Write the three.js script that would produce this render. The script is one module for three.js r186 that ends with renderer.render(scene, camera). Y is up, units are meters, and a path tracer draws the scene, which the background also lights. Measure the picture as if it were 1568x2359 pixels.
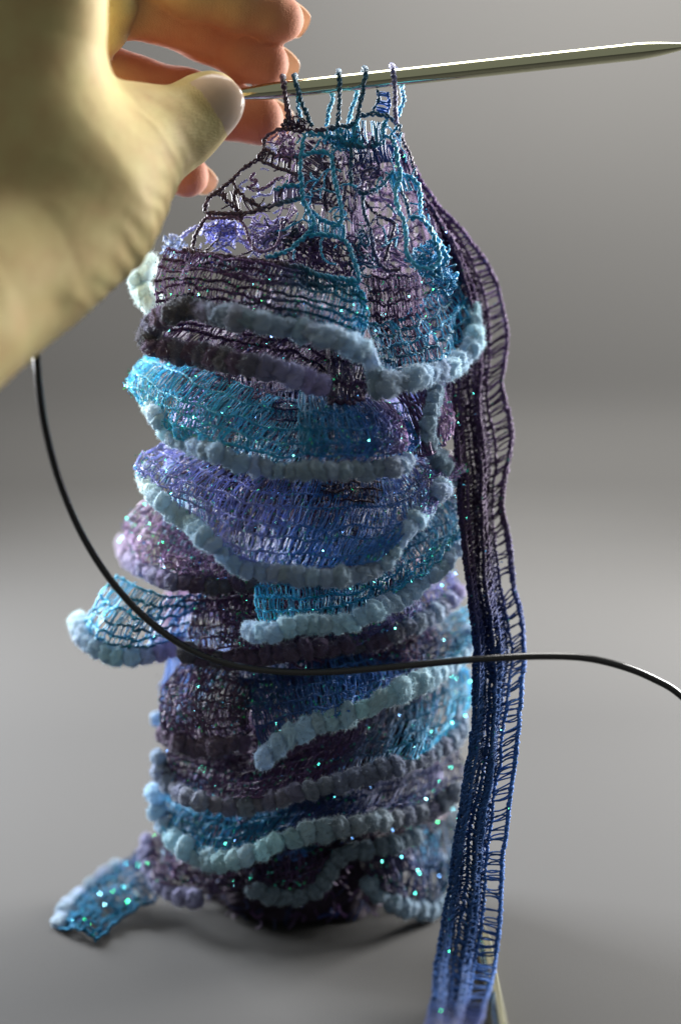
import * as THREE from 'three';
import { mergeVertices, mergeGeometries } from 'three/addons/utils/BufferGeometryUtils.js';
import { ImprovedNoise } from 'three/addons/math/ImprovedNoise.js';

// ------------------------------------------------------------------ camera, light, exposure
const scene = new THREE.Scene();
scene.background = new THREE.Color().setRGB(0.215, 0.225, 0.21);
const PITCH = 10 * Math.PI / 180, CAM = new THREE.Vector3(0, 0.245, 0.652), TANH = 0.2362;
const camera = new THREE.PerspectiveCamera(2 * Math.atan(TANH) * 180 / Math.PI, 680 / 1024, 0.02, 20);
camera.position.copy(CAM);
camera.rotation.x = -PITCH;
camera.focus = 0.637;
camera.userData.fStop = 3.0;
scene.add(camera);
const renderer = new THREE.WebGLRenderer({ antialias: true });
renderer.setSize(680, 1024);
renderer.toneMapping = THREE.LinearToneMapping;
renderer.toneMappingExposure = 1.0;
renderer.shadowMap.enabled = true;

function areaLight(pos, target, w, h, color, intensity) {
  const l = new THREE.RectAreaLight(color, intensity, w, h);
  l.position.set(...pos); l.lookAt(...target); scene.add(l);
  return l;
}
areaLight([-0.50, 0.34, -0.38], [0.06, 0.33, 0.10], 0.32, 0.48, 0xf8fbff, 54);
areaLight([0.50, 0.29, -0.36], [-0.06, 0.29, 0.10], 0.32, 0.48, 0xfffdfa, 48);
areaLight([0.06, 0.80, -0.36], [0, 0.05, 0.04], 0.5, 0.5, 0xfffdf8, 13);
areaLight([0.30, 0.62, -0.36], [0.24, 0.54, -0.85], 0.5, 0.3, 0xfffcf6, 98); // added unseen light, brightens the upright part of the backdrop

// ------------------------------------------------------------------ helpers
const V = (x, y, z) => new THREE.Vector3(x, y, z);
let seed = 7;
const rnd = () => { seed = (seed + 0x6d2b79f5) | 0; let t = Math.imul(seed ^ (seed >>> 15), 1 | seed); t = (t + Math.imul(t ^ (t >>> 7), 61 | t)) ^ t; return ((t ^ (t >>> 14)) >>> 0) / 4294967296; };
const rr = (a, b) => a + (b - a) * rnd();
const noise = new ImprovedNoise();
const nz = (x, y, z) => noise.noise(x, y, z);
const FW = V(0, -Math.sin(PITCH), -Math.cos(PITCH)), UP = V(0, Math.cos(PITCH), -Math.sin(PITCH));
// a point of the photograph's grid (1568 x 2358) at a given distance: where its sight line meets the upright plane z (mm), or the height ymin above the table
function W(x, y, z, ymin = 0.0012) {
  const d = V((x - 784) / 1179 * TANH, 0, 0).addScaledVector(UP, (1179 - y) / 1179 * TANH).add(FW);
  let t = (z * 0.001 - CAM.z) / d.z;
  if (CAM.y + d.y * t < ymin) t = (ymin - CAM.y) / d.y;
  return CAM.clone().addScaledVector(d, t);
}
const WS = (x, y, z) => W(x / 1.2755, y / 1.2755, z);
const used = {};
function numbered(n) { const k = used[n] = (used[n] ?? -1) + 1; return k ? n + '_' + String(k).padStart(3, '0') : n; }
function add(name, geo, mat, parent, kind) {
  const m = new THREE.Mesh(geo, mat); m.name = numbered(name); m.castShadow = m.receiveShadow = true;
  if (kind) m.userData.kind = kind;
  parent.add(m); return m;
}
class Acc {
  constructor() { this.p = []; this.n = []; this.c = []; this.i = []; }
  v(x, y, z, nx, ny, nz_, c) { this.p.push(x, y, z); this.n.push(nx, ny, nz_); this.c.push(c[0], c[1], c[2]); return this.p.length / 3 - 1; }
  geo() {
    const g = new THREE.BufferGeometry();
    g.setAttribute('position', new THREE.Float32BufferAttribute(this.p, 3));
    g.setAttribute('normal', new THREE.Float32BufferAttribute(this.n, 3));
    g.setAttribute('color', new THREE.Float32BufferAttribute(this.c, 3));
    g.setIndex(this.i); return g;
  }
}
const cat = (a, b, c, d, t) => 0.5 * (2 * b + (c - a) * t + (2 * a - 5 * b + 4 * c - d) * t * t + (3 * b - a - 3 * c + d) * t * t * t);
function spline(pts, closed = false) {
  const n = pts.length, g = (i) => closed ? pts[(i + n) % n] : pts[Math.min(Math.max(i, 0), n - 1)];
  return (u) => {
    const s = Math.min(Math.max(u, 0), 1) * (closed ? n : n - 1), i = Math.min(Math.floor(s), (closed ? n : n - 1) - 1), t = s - i;
    const a = g(i - 1), b = g(i), c = g(i + 1), d = g(i + 2);
    return V(cat(a.x, b.x, c.x, d.x, t), cat(a.y, b.y, c.y, d.y, t), cat(a.z, b.z, c.z, d.z, t));
  };
}
// even steps along a function of u; returns points with .u
function evenly(f, step, fine = 240) {
  const q = []; let L = 0, prev = f(0); const cum = [0];
  for (let i = 1; i <= fine; i++) { const p = f(i / fine); L += p.distanceTo(prev); cum.push(L); prev = p; }
  const n = Math.max(2, Math.round(L / step)); let k = 0;
  for (let i = 0; i <= n; i++) {
    const s = L * i / n; while (k < fine - 1 && cum[k + 1] < s) k++;
    const u = (k + (s - cum[k]) / Math.max(1e-9, cum[k + 1] - cum[k])) / fine, p = f(u); p.u = u; q.push(p);
  }
  q.L = L; return q;
}
function frames(q) {
  const T = [], N = []; const n = q.length;
  for (let i = 0; i < n; i++) T.push(q[Math.min(i + 1, n - 1)].clone().sub(q[Math.max(i - 1, 0)]).normalize());
  let a = Math.abs(T[0].y) < 0.8 ? V(0, 1, 0) : V(0, 0, 1);
  for (let i = 0; i < n; i++) { a = a.clone().addScaledVector(T[i], -a.dot(T[i])).normalize(); N.push(a); }
  return { T, N };
}
function tube(acc, q, rad, col, sides = 5, cap = false) {
  const { T, N } = frames(q), B = V(), o = V(); let last = -1;
  for (let i = 0; i < q.length; i++) {
    B.crossVectors(T[i], N[i]); const t = i / (q.length - 1), r = typeof rad === 'function' ? rad(t) : rad, c = typeof col === 'function' ? col(q[i].u ?? t) : col, first = acc.p.length / 3;
    for (let k = 0; k < sides; k++) {
      const a = k / sides * 6.28318; o.copy(N[i]).multiplyScalar(Math.cos(a)).addScaledVector(B, Math.sin(a));
      acc.v(q[i].x + o.x * r, q[i].y + o.y * r, q[i].z + o.z * r, o.x, o.y, o.z, c);
    }
    if (last >= 0) for (let k = 0; k < sides; k++) { const k2 = (k + 1) % sides; acc.i.push(last + k, last + k2, first + k, last + k2, first + k2, first + k); }
    if (cap && (i === 0 || i === q.length - 1)) {
      const s = i ? 1 : -1, m = acc.v(q[i].x, q[i].y, q[i].z, T[i].x * s, T[i].y * s, T[i].z * s, c);
      for (let k = 0; k < sides; k++) { const k2 = (k + 1) % sides; i ? acc.i.push(first + k, first + k2, m) : acc.i.push(first + k2, first + k, m); }
    }
    last = first;
  }
}
const jit = (c, a = 0.25) => { const k = 1 + rr(-a, a); return [c[0] * k, c[1] * k, c[2] * k]; };
// a plied cord: two strands wound round each other, loose and uneven like a chain of stitches
function cord(acc, f, r, col, o = {}) {
  const pitch = o.pitch ?? r * 3.1, per = o.per ?? 6, q = evenly(f, pitch / per), { T, N } = frames(q), ph = rr(0, 6.28), sd = rr(0, 99), B = V();
  for (let s = 0; s < 2; s++) {
    const w = [], sh = s ? 0.8 : 1.15;
    for (let i = 0; i < q.length; i++) {
      B.crossVectors(T[i], N[i]);
      const n1 = nz(i * 0.13, sd, s * 3), a = ph + i / per * 6.28318 + s * 3.14159 + n1 * 2.6, R = r * (0.5 + 0.6 * nz(i * 0.23, sd + 9, s * 5)) * (o.flat ? (0.55 + 0.45 * Math.abs(Math.cos(a))) : 1);
      const p = q[i].clone().addScaledVector(N[i], Math.cos(a) * R).addScaledVector(B, Math.sin(a) * R); p.u = q[i].u; w.push(p);
    }
    tube(acc, w, (t) => r * (0.56 + 0.25 * nz(t * q.length * 0.17, sd, s + 2)), (u) => { const c = typeof col === 'function' ? col(u) : col; return [c[0] * sh, c[1] * sh, c[2] * sh]; }, o.sides ?? 4);
  }
}
function thread(acc, a, b, r, col, bow = 0.0006, sides = 3, seg = 3) {
  const ax = V(rr(-1, 1), rr(-1, 1), rr(-1, 1)), d = b.clone().sub(a); ax.addScaledVector(d, -ax.dot(d) / Math.max(1e-12, d.lengthSq())).normalize().multiplyScalar(bow);
  const q = []; for (let i = 0; i <= seg; i++) { const t = i / seg; q.push(a.clone().addScaledVector(d, t).addScaledVector(ax, Math.sin(t * 3.1416))); }
  tube(acc, q, r, col, sides);
}
const mix = (a, b, t) => a.map((v, i) => v + (b[i] - v) * t);
const ramp = (st) => (u) => { let i = 0; while (i < st.length - 2 && u > st[i + 1][0]) i++; if (st.length < 2) return st[0][1]; const t = Math.min(1, Math.max(0, (u - st[i][0]) / (st[i + 1][0] - st[i][0]))); return mix(st[i][1], st[i + 1][1], t); };

// ------------------------------------------------------------------ materials
const yarnMat = new THREE.MeshPhysicalMaterial({ vertexColors: true, roughness: 0.46, specularIntensity: 0.75, clearcoat: 0.1, clearcoatRoughness: 0.3, sheen: 0.3, sheenRoughness: 0.4, sheenColor: new THREE.Color().setRGB(0.25, 0.45, 0.9), side: THREE.DoubleSide });
yarnMat.name = 'rayon_yarn';
const matteYarn = yarnMat.clone(); matteYarn.name = 'matte_yarn'; matteYarn.roughness = 0.85; matteYarn.clearcoat = 0; matteYarn.specularIntensity = 0.25; matteYarn.sheen = 0;
const ribbonYarn = yarnMat.clone(); ribbonYarn.name = 'soft_ribbon_yarn'; ribbonYarn.roughness = 0.68; ribbonYarn.clearcoat = 0; ribbonYarn.specularIntensity = 0.4; ribbonYarn.sheen = 0.1;
const coreMat = new THREE.MeshPhysicalMaterial({ vertexColors: true, roughness: 0.8, side: THREE.DoubleSide }); coreMat.name = 'gathered_yarn';
const glitMat = new THREE.MeshPhysicalMaterial({ vertexColors: true, roughness: 0.11, metalness: 1, side: THREE.DoubleSide }); glitMat.name = 'metallic_film';
const puffMats = {};
function puffMat(c) {
  const q = c.map((v) => Math.round(v * 28) / 28), k = q.join();
  return puffMats[k] ??= Object.assign(new THREE.MeshPhysicalMaterial({ color: new THREE.Color().setRGB(...q), roughness: 1, specularIntensity: 0.1, transmission: 0.42, sheen: 1, sheenRoughness: 0.5, sheenColor: new THREE.Color().setRGB(0.6, 0.68, 0.72), side: THREE.DoubleSide }), { name: 'chenille' });
}
// palette (linear)
const TEAL = [0.01, 0.25, 0.46], TEALL = [0.05, 0.5, 0.78], BLUE = [0.045, 0.18, 0.54], PERI = [0.25, 0.28, 0.68], PUR = [0.085, 0.04, 0.125], MAUVE = [0.3, 0.17, 0.37], DPUR = [0.038, 0.018, 0.052], NAVY = [0.018, 0.035, 0.15], DTEAL = [0.01, 0.085, 0.165];
const PB = [0.4, 0.55, 0.7], PG = [0.29, 0.38, 0.49], PL = [0.33, 0.32, 0.50], PD = [0.12, 0.1, 0.15], PT = [0.38, 0.56, 0.63], PW = [0.6, 0.74, 0.8], PM = [0.45, 0.4, 0.5];

// ------------------------------------------------------------------ the setting: one sheet that lies flat and turns up behind, creased at the turn
{
  const prof = []; for (let z = 1.2; z > -0.5; z -= 0.05) prof.push([0, z]);
  for (let z = -0.5; z > -0.78; z -= 0.006) prof.push([0.0, z]);
  for (let a = 0; a <= 1.0001; a += 0.08) prof.push([0.07 * (1 - Math.cos(a * Math.PI / 2)), -0.78 - 0.07 * Math.sin(a * Math.PI / 2)]);
  for (let y = 0.09; y < 1.8; y += 0.04) prof.push([y, -0.85]);
  const nx = 80, p = [], uv = [], id = []; let s = 0;
  prof.forEach(([y, z], j) => {
    if (j) s += Math.hypot(y - prof[j - 1][0], z - prof[j - 1][1]);
    for (let i = 0; i <= nx; i++) {
      const x = (i / nx - 0.5) * 3.4; let yy = y, zz = z;
      const bend = z + 0.018 * Math.sin(x * 2.2 + 1) ;
      if (y === 0) yy += 0.013 * Math.exp(-(((bend + 0.685) / 0.013) ** 2)) + 0.004 * Math.exp(-(((bend + 0.60) / 0.035) ** 2));
      if (y > 0.05) zz += 0.02 * nz(x * 3 + 5, y * 2, 0.5) * Math.min(1, (y - 0.05) * 6) + 0.008 * Math.sin(x * 9 + y * 2.5) * Math.min(1, (y - 0.05) * 4);
      p.push(x, yy, zz); uv.push(x, s);
    }
    if (j) for (let i = 0; i < nx; i++) { const a = (j - 1) * (nx + 1) + i, b = a + nx + 1; id.push(a, a + 1, b, a + 1, b + 1, b); }
  });
  const g = new THREE.BufferGeometry(); g.setAttribute('position', new THREE.Float32BufferAttribute(p, 3)); g.setAttribute('uv', new THREE.Float32BufferAttribute(uv, 2)); g.setIndex(id); g.computeVertexNormals();
  const N = 512, d = new Uint8Array(N * N * 4), b = new Uint8Array(N * N * 4);
  for (let y = 0; y < N; y++) for (let x = 0; x < N; x++) {
    const k = (y * N + x) * 4, w = 128 + 70 * (rnd() - 0.5); const v = 43 + 5 * (rnd() - 0.5);
    d[k] = v + 0.5; d[k + 1] = v; d[k + 2] = v - 0.5; d[k + 3] = 255; b[k] = b[k + 1] = b[k + 2] = w; b[k + 3] = 255;
  }
  const tex = (a, sr) => { const t = new THREE.DataTexture(a, N, N); t.wrapS = t.wrapT = THREE.RepeatWrapping; t.magFilter = THREE.LinearFilter; t.repeat.set(12, 12); if (sr) t.colorSpace = THREE.SRGBColorSpace; t.needsUpdate = true; return t; };
  const m = new THREE.MeshStandardMaterial({ map: tex(d, true), bumpMap: tex(b), bumpScale: 0.0001, roughness: 0.95, side: THREE.DoubleSide }); m.name = 'grey_backdrop';
  const o = add('backdrop', g, m, scene, 'structure');
  o.userData.label = 'seamless grey backdrop sheet lying under and behind the knitting'; o.userData.category = 'backdrop';
}

// ------------------------------------------------------------------ the knitted scarf
const scarf = new THREE.Group(); scarf.name = 'ruffled_scarf'; scarf.position.set(W(700, 2000, 0).x, 0, 0); scene.add(scarf);
scarf.userData = { label: 'blue and purple ruffled pom-pom ribbon scarf hanging gathered from the metal needle', category: 'scarf' };
const inner = new THREE.Group();
const ORG = scarf.position.clone();
const local = (g) => g.translate(-ORG.x, -ORG.y, -ORG.z);

// puff shapes: lumpy soft bodies with a nap of fine fibres
const puffGeos = [0, 1, 2, 3, 4].map((k) => {
  let g = new THREE.IcosahedronGeometry(1, 7); g.deleteAttribute('uv'); g.deleteAttribute('normal'); g = mergeVertices(g, 1e-4);
  const p = g.attributes.position, v = V();
  for (let i = 0; i < p.count; i++) {
    v.fromBufferAttribute(p, i); const s = 1 + 0.3 * nz(v.x * 1.5 + k * 7, v.y * 1.5, v.z * 1.5) + 0.08 * nz(v.x * 4, v.y * 4 + k * 5, v.z * 4) + 0.055 * nz(v.x * 13, v.y * 13, v.z * 13 + k);
    v.multiplyScalar(s); p.setXYZ(i, v.x, v.y, v.z);
  }
  g.computeVertexNormals();
  const q = [], nn = [], id = [...g.index.array], nrm = g.attributes.normal, base = p.count;
  for (let i = 0; i < 950; i++) {
    const j = Math.floor(rnd() * p.count), a = V().fromBufferAttribute(p, j), n = V().fromBufferAttribute(nrm, j);
    const side = V(rr(-1, 1), rr(-1, 1), rr(-1, 1)).cross(n).normalize(), tip = a.clone().addScaledVector(n, rr(0.08, 0.34)).add(V(rr(-1, 1), rr(-1, 1), rr(-1, 1)).multiplyScalar(0.14));
    a.addScaledVector(n, -0.02); const w = 0.023;
    q.push(a.x + side.x * w, a.y + side.y * w, a.z + side.z * w, a.x - side.x * w, a.y - side.y * w, a.z - side.z * w, tip.x, tip.y, tip.z);
    for (let e = 0; e < 3; e++) nn.push(n.x, n.y, n.z);
    id.push(base + i * 3, base + i * 3 + 1, base + i * 3 + 2);
  }
  const out = new THREE.BufferGeometry();
  out.setAttribute('position', new THREE.Float32BufferAttribute([...p.array, ...q], 3)); out.setAttribute('normal', new THREE.Float32BufferAttribute([...nrm.array, ...nn], 3)); out.setIndex(id);
  return out;
});
const plainPuff = (() => { let g = new THREE.IcosahedronGeometry(1, 3); g.deleteAttribute('uv'); g.deleteAttribute('normal'); g = mergeVertices(g, 1e-4); const p = g.attributes.position, v = V(); for (let i = 0; i < p.count; i++) { v.fromBufferAttribute(p, i).multiplyScalar(1 + 0.2 * nz(p.getX(i) * 1.6, p.getY(i) * 1.6, p.getZ(i) * 1.6 + 3)); p.setXYZ(i, v.x, v.y, v.z); } g.computeVertexNormals(); return g; })();
const CX = 690, axisOf = (y) => V(W(CX, 1500, 0).x, y, -0.012);
const zAuto = (x, off = 0) => -14 + 44 * Math.sqrt(Math.max(0, 1 - ((x - CX) / 400) ** 2)) + off + 3.2 * Math.sin(x * 0.021 + off * 1.7);
const toW = (list, off) => list.map((a) => a.isVector3 ? a : W(a[0], a[1], a[3] === undefined ? zAuto(a[0], off + (a[2] ?? 0)) : a[3]));
const outward = (p) => { const o = p.clone().sub(axisOf(p.y)); o.y = 0; return o.normalize(); };
let puffCount = 0;
function puffs(line, o, parent) {
  const f = spline(line), st = (o.step ?? 3.9) * 1.14, q = evenly(f, st * 0.001), { T } = frames(q), mass = [], col = ramp(o.puff), m = new THREE.Matrix4();
  for (let i = 0; i < q.length; i++) {
    const R = (o.r ?? 2.9) * 0.0009 * rr(0.82, 1.2), t = T[i], n = (o.face ?? outward(q[i])).clone(); n.addScaledVector(t, -n.dot(t)).normalize();
    const b = n.clone().cross(t).normalize(), tilt = rr(-0.35, 0.35) + (o.tilt ?? 0.6), t2 = t.clone().multiplyScalar(Math.cos(tilt)).addScaledVector(b, Math.sin(tilt)), b2 = n.clone().cross(t2);
    const c = jit(col(q[i].u), 0.12).map((x) => Math.min(0.9, x * 1.22));
    
    const sx = st * 0.001 * (o.fat ?? 0.65) * rr(0.8, 1.2), pos = q[i].clone().addScaledVector(V(rr(-1, 1), rr(-1, 1), rr(-1, 1)), 0.00035).sub(ORG);
    pos.y = Math.max(pos.y, R * 0.8);
    m.makeBasis(t2.multiplyScalar(sx), b2.multiplyScalar(R), n.multiplyScalar(R * 0.88)); m.setPosition(pos);
    if (o.mass) { mass.push((o.mass === 'far' ? plainPuff : puffGeos[i % 5]).clone().applyMatrix4(m)); continue; }
    const k = add('puff', puffGeos[i % 5], puffMat(c), parent); puffCount++; m.decompose(k.position, k.quaternion, k.scale);
  }
  if (mass.length) add('puff_edging', mergeGeometries(mass), puffMat(col(0.5)), parent, 'stuff');
}
const GLC = [[0.04, 0.85, 0.3], [0.05, 0.75, 0.5], [0.08, 0.65, 0.8], [0.25, 0.8, 0.95], [0.15, 0.4, 0.95], [0.05, 0.7, 0.55], [0.03, 0.8, 0.2], [0.1, 0.8, 0.65]];
function flake(acc, p, s) {
  const a = V(rr(-1, 1), rr(-1, 1), rr(-1, 1)).normalize(), b = V(rr(-1, 1), rr(-1, 1), rr(-1, 1)).cross(a).normalize(), n = a.clone().cross(b), c = GLC[Math.floor(rnd() * GLC.length)];
  const L = s * rr(0.7, 1.6), w = s * rr(0.35, 0.6), id = [];
  for (const [x, y] of [[-1, -1], [1, -1], [1, 1], [-1, 1]]) id.push(acc.v(p.x + a.x * x * L + b.x * y * w, p.y + a.y * x * L + b.y * y * w, p.z + a.z * x * L + b.z * y * w, n.x, n.y, n.z, c));
  acc.i.push(id[0], id[1], id[2], id[0], id[2], id[3]);
}
// one ruffle of the ribbon: chains along it, threads between the chains, glitter, a fluffy edge of puffs
function ruffle(o) {
  const top = toW(o.top.map((a) => a.isVector3 ? a : [a[0], a[1] - (o.tuck ?? 16), a[2] ?? 0, a[3]]), (o.inOff ?? -9) - (o.tuck === 0 ? 0 : 5)), bot = toW(o.bot, o.off ?? 0), ft = spline(top), fb = spline(bot), rows = o.rows ?? 5, col = ramp(o.col), bulge = (o.bulge ?? 5) * 0.001, sd = rr(0, 50);
  const S = (u, v, d = 0) => {
    const p = ft(u).lerp(fb(u), v), n = o.face ?? outward(p), w = (nz(u * 9 + sd, v * 2.2, sd) * 0.0024 + nz(u * 26 + sd, v * 1.6, sd + 3) * 0.0017) * (o.wave ?? 1) * (0.5 + 0.8 * v);
    return p.addScaledVector(n, bulge * Math.sin(Math.PI * Math.min(1, v * 0.9 + 0.05)) + w + d).setY(Math.max(0.0012, p.y + nz(u * 14, v * 5, sd + 7) * 0.0012));
  };
  const net = new Acc(), thr = new Acc(), gl = new Acc(), L = evenly((u) => S(u, 0.6), 0.002).L, vs = [];
  for (let i = 0; i < rows; i++) vs.push(Math.min(0.97, Math.max(0, (i + (i && i < rows - 1 ? rr(-0.18, 0.18) : 0)) / (rows - 1) * (o.vEnd ?? 0.93))));
  for (let i = 0; i < rows; i++) {
    const sh = o.rowShade ? (i % 2 ? 0.55 : 1.1) : rr(0.75, 1.15);
    cord(net, (u) => S(u, vs[i] + (i && i < rows - 1 ? 0.06 * nz(u * 11 + sd, i * 3.3, 4) : 0)), (o.cr ?? 0.42) * 0.001 * rr(0.9, 1.15), (u) => jit(col(u).map((c) => c * sh), 0.16), { pitch: 0.0017, per: 4 });
  }
  for (let layer = 0; layer < (o.layers ?? 2); layer++) {
    const n = Math.round(L / ((o.gap ?? 1.75) * 0.00078));
    for (let k = 0; k <= n; k++) for (let i = 0; i < rows - 1; i++) {
      if (rnd() < (o.holes ?? 0.06)) continue;
      const u = Math.min(1, Math.max(0, (k + rr(-0.3, 0.3) + layer * 0.5) / n)), du = rr(-0.5, 0.5) / n + (o.slant ?? 0) / n, dep = layer ? -0.0022 : 0;
      const c = jit(col(u).map((x) => x * (layer ? 0.55 : 1.15)), 0.35);
      for (const e of [-1, 1]) {
        if (layer && e > 0) continue;
        const a = S(Math.min(1, Math.max(0, u + e * 0.16 / n)), vs[i], dep), b = S(Math.min(1, Math.max(0, u + du + e * 0.3 / n)), vs[i + 1], dep);
        thread(thr, a, b, (o.tr ?? 0.24) * 0.00072 * rr(0.75, 1.35), c, 0.0006);
      }
      for (let e = rnd(); e < (o.glit ?? 0.5) * 2.1; e++) flake(gl, S(u, vs[i] + (vs[i + 1] - vs[i]) * rnd(), rr(-0.0004, 0.0016)), 0.00025);
    }
  }
  for (let k = 0; k < L * (o.curl ?? 2200) * 0.9; k++) { // small slack loops standing off the chains
    const u = rnd(), v = rnd() * 0.95, a = S(u, v, 0.0002), b = S(Math.min(1, u + rr(-1, 1) * 0.0016 / L), Math.min(0.97, v + rr(-0.1, 0.1)), 0.0003);
    thread(thr, a, b, 0.00014, jit(col(u).map((x) => x * 1.25), 0.4), 0.0011);
  }
  const mesh = add(o.name ?? 'ruffle', local(net.geo()), o.mat ?? yarnMat, scarf); if (o.label) mesh.userData.label = o.label;
  add('ladder_threads', local(thr.geo()), o.mat ?? yarnMat, mesh, 'stuff');
  if (gl.p.length) add('glitter', local(gl.geo()), glitMat, mesh, 'stuff');
  if (o.puff) puffs(o.edge ? toW(o.edge, o.off ?? 0) : bot, o, mesh);
  return mesh;
}
{ // the gathered middle that all the ruffles hang from
  const ys = [[2085, 690, 205], [2040, 695, 225], [1950, 700, 250], [1750, 720, 245], [1550, 760, 240], [1350, 750, 235], [1200, 700, 225], [1080, 680, 215], [980, 670, 190], [900, 662, 172], [810, 655, 140], [730, 655, 85], [690, 655, 15]], g = new Acc(), nA = 110, nY = 170;
  const cs = spline(ys.map(([y, x, w]) => V(W(x, y, -8).x, W(x, y, -8).y, w * 0.000128)));
  for (let j = 0; j <= nY; j++) { const c = cs(j / nY); for (let i = 0; i <= nA; i++) {
    const a = i / nA * 6.28318, k = 1 + 0.2 * nz(Math.cos(a) * 2, Math.sin(a) * 2, j * 0.09) + 0.035 * Math.sin(j * 1.9 + 3 * nz(Math.cos(a) * 2, Math.sin(a) * 2, 5)) * Math.cos(a * 34), r = c.z * k;
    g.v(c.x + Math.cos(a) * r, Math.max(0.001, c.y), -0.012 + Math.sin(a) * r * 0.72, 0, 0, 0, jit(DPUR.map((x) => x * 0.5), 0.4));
  } }
  for (let j = 0; j < nY; j++) for (let i = 0; i < nA; i++) { const a = j * (nA + 1) + i, b = a + nA + 1; g.i.push(a, b, a + 1, a + 1, b, b + 1); }
  const G = local(g.geo()); G.computeVertexNormals();
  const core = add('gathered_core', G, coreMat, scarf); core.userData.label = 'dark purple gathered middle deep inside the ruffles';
  const t = new Acc(); // slack dark strands over it
  for (let k = 0; k < 1500; k++) {
    const c = cs(rr(0.03, 0.97)), a = rr(0, 6.28), r = c.z * rr(1, 1.3), p = V(c.x + Math.cos(a) * r, Math.max(0.003, c.y), -0.012 + Math.sin(a) * r * 0.72), d = V(-Math.sin(a) * rr(-1, 1), rr(-1, 1), Math.cos(a) * rr(-1, 1)).multiplyScalar(rr(0.003, 0.008));
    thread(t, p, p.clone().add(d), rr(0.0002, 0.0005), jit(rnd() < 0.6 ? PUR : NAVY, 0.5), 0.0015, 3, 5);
  }
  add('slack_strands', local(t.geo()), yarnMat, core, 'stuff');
}
// slack frills that crowd between the larger ruffles
for (let k = 0; k < 23; k++) {
  const y = 900 + k * 50, x0 = rr(390, 620), x1 = Math.min(1040, x0 + rr(260, 520)), sl = rr(-70, 30), top = [], bot = [], c = [PUR, NAVY, DTEAL, PUR, MAUVE.map((x) => x * 0.45), DPUR][k % 6];
  for (let i = 0; i <= 6; i++) { const x = x0 + (x1 - x0) * i / 6; top.push([x, y + sl * i / 6 - 45, rr(-4, 2)]); bot.push([x, y + sl * i / 6 + 40 + rr(-14, 14), rr(-4, 5)]); }
  ruffle({ name: 'frill', label: 'slack dark frill crowded between larger ruffles', rows: 5, layers: 1, gap: 1.9, off: -10, inOff: -12, bulge: 2, holes: 0.15, curl: 3200, glit: 0.5, top, bot, col: [[0, c], [0.6, jit(c, 0.3)], [1, k % 4 === 2 ? BLUE : c]] });
}
// ruffles seen from the front, top to bottom
ruffle({ mat: ribbonYarn, label: 'topmost ruffle, purple on the left turning teal', rows: 8, tuck: 0, vEnd: 0.97, bulge: 3, cr: 0.58, rowShade: true, inOff: -6, off: 0, gap: 1.7,
  top: [[392, 575], [480, 588], [560, 598], [640, 612], [720, 632], [800, 655], [835, 680]], bot: [[372, 735], [440, 712], [520, 728], [600, 742], [680, 757], [760, 775], [835, 800]],
  col: [[0, PUR], [0.45, PUR], [0.7, DTEAL], [1, TEAL]] });
ruffle({ label: 'open teal ruffle net at the upper right', rows: 5, tuck: 0, bulge: 2, gap: 3.0, layers: 1, cr: 0.56, rowShade: true, inOff: -14, tr: 0.27, curl: 500, holes: 0.02,
  top: [[840, 745, 4], [890, 745], [950, 715], [1010, 660], [1050, 610, 0]], bot: [[872, 870, 4], [930, 862], [1000, 840], [1060, 800], [1088, 735, 4]],
  col: [[0, DTEAL], [0.5, TEAL], [1, TEAL]] });
ruffle({ mat: ribbonYarn, label: 'dark net added inside the upper right fold, shade put into its colour', rows: 8, tuck: 0, layers: 2, gap: 1.6, cr: 0.5, off: -14, inOff: -14, bulge: 1, holes: 0.12, curl: 3000, glit: 0.3, top: [[845, 640], [950, 630], [1045, 600]], bot: [[855, 850], [960, 850], [1070, 790]], col: [[0, DPUR], [0.5, MAUVE.map((x) => x * 0.4)], [1, DTEAL]] });  // darkened net added to fill a pale gap with painted shade
{ // its long puff edge, from the fold at the left over the valley to the right
  const m = add('ruffle_edge_cord', (() => { const a = new Acc(); cord(a, spline(toW([[345, 765], [392, 722], [440, 714], [520, 730], [600, 744], [680, 760], [740, 772], [790, 790], [835, 815], [862, 852], [872, 890], [900, 888], [950, 872], [1010, 856], [1058, 832], [1088, 790], [1092, 740]], -1)), 0.0006, DPUR, { pitch: 0.0018 }); return local(a.geo()); })(), yarnMat, scarf);
  m.userData.label = 'long fluffy edge running from the left fold through the valley to the right';
  puffs(toW([[352, 755, 2], [372, 730, 3], [405, 716, 4], [440, 712, 5], [520, 728, 5], [600, 742, 5], [680, 758, 5], [740, 770, 6], [790, 786, 6], [832, 810, 6], [858, 845, 6], [868, 885, 6]], 0), { r: 3.3, step: 3.5, fat: 1.0, tilt: 0, puff: [[0, PD], [0.25, PD], [0.45, PG], [0.8, PB], [1, PG]] }, m);
  puffs(toW([[893, 888, 5], [950, 872, 4], [1010, 856, 4], [1058, 832, 5], [1088, 790, 6], [1092, 745, 6], [1086, 715, 4]], 0), { r: 3.5, step: 3.9, fat: 0.95, tilt: 0, puff: [[0, PG], [0.4, PB], [1, PT]] }, m);
}
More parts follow.
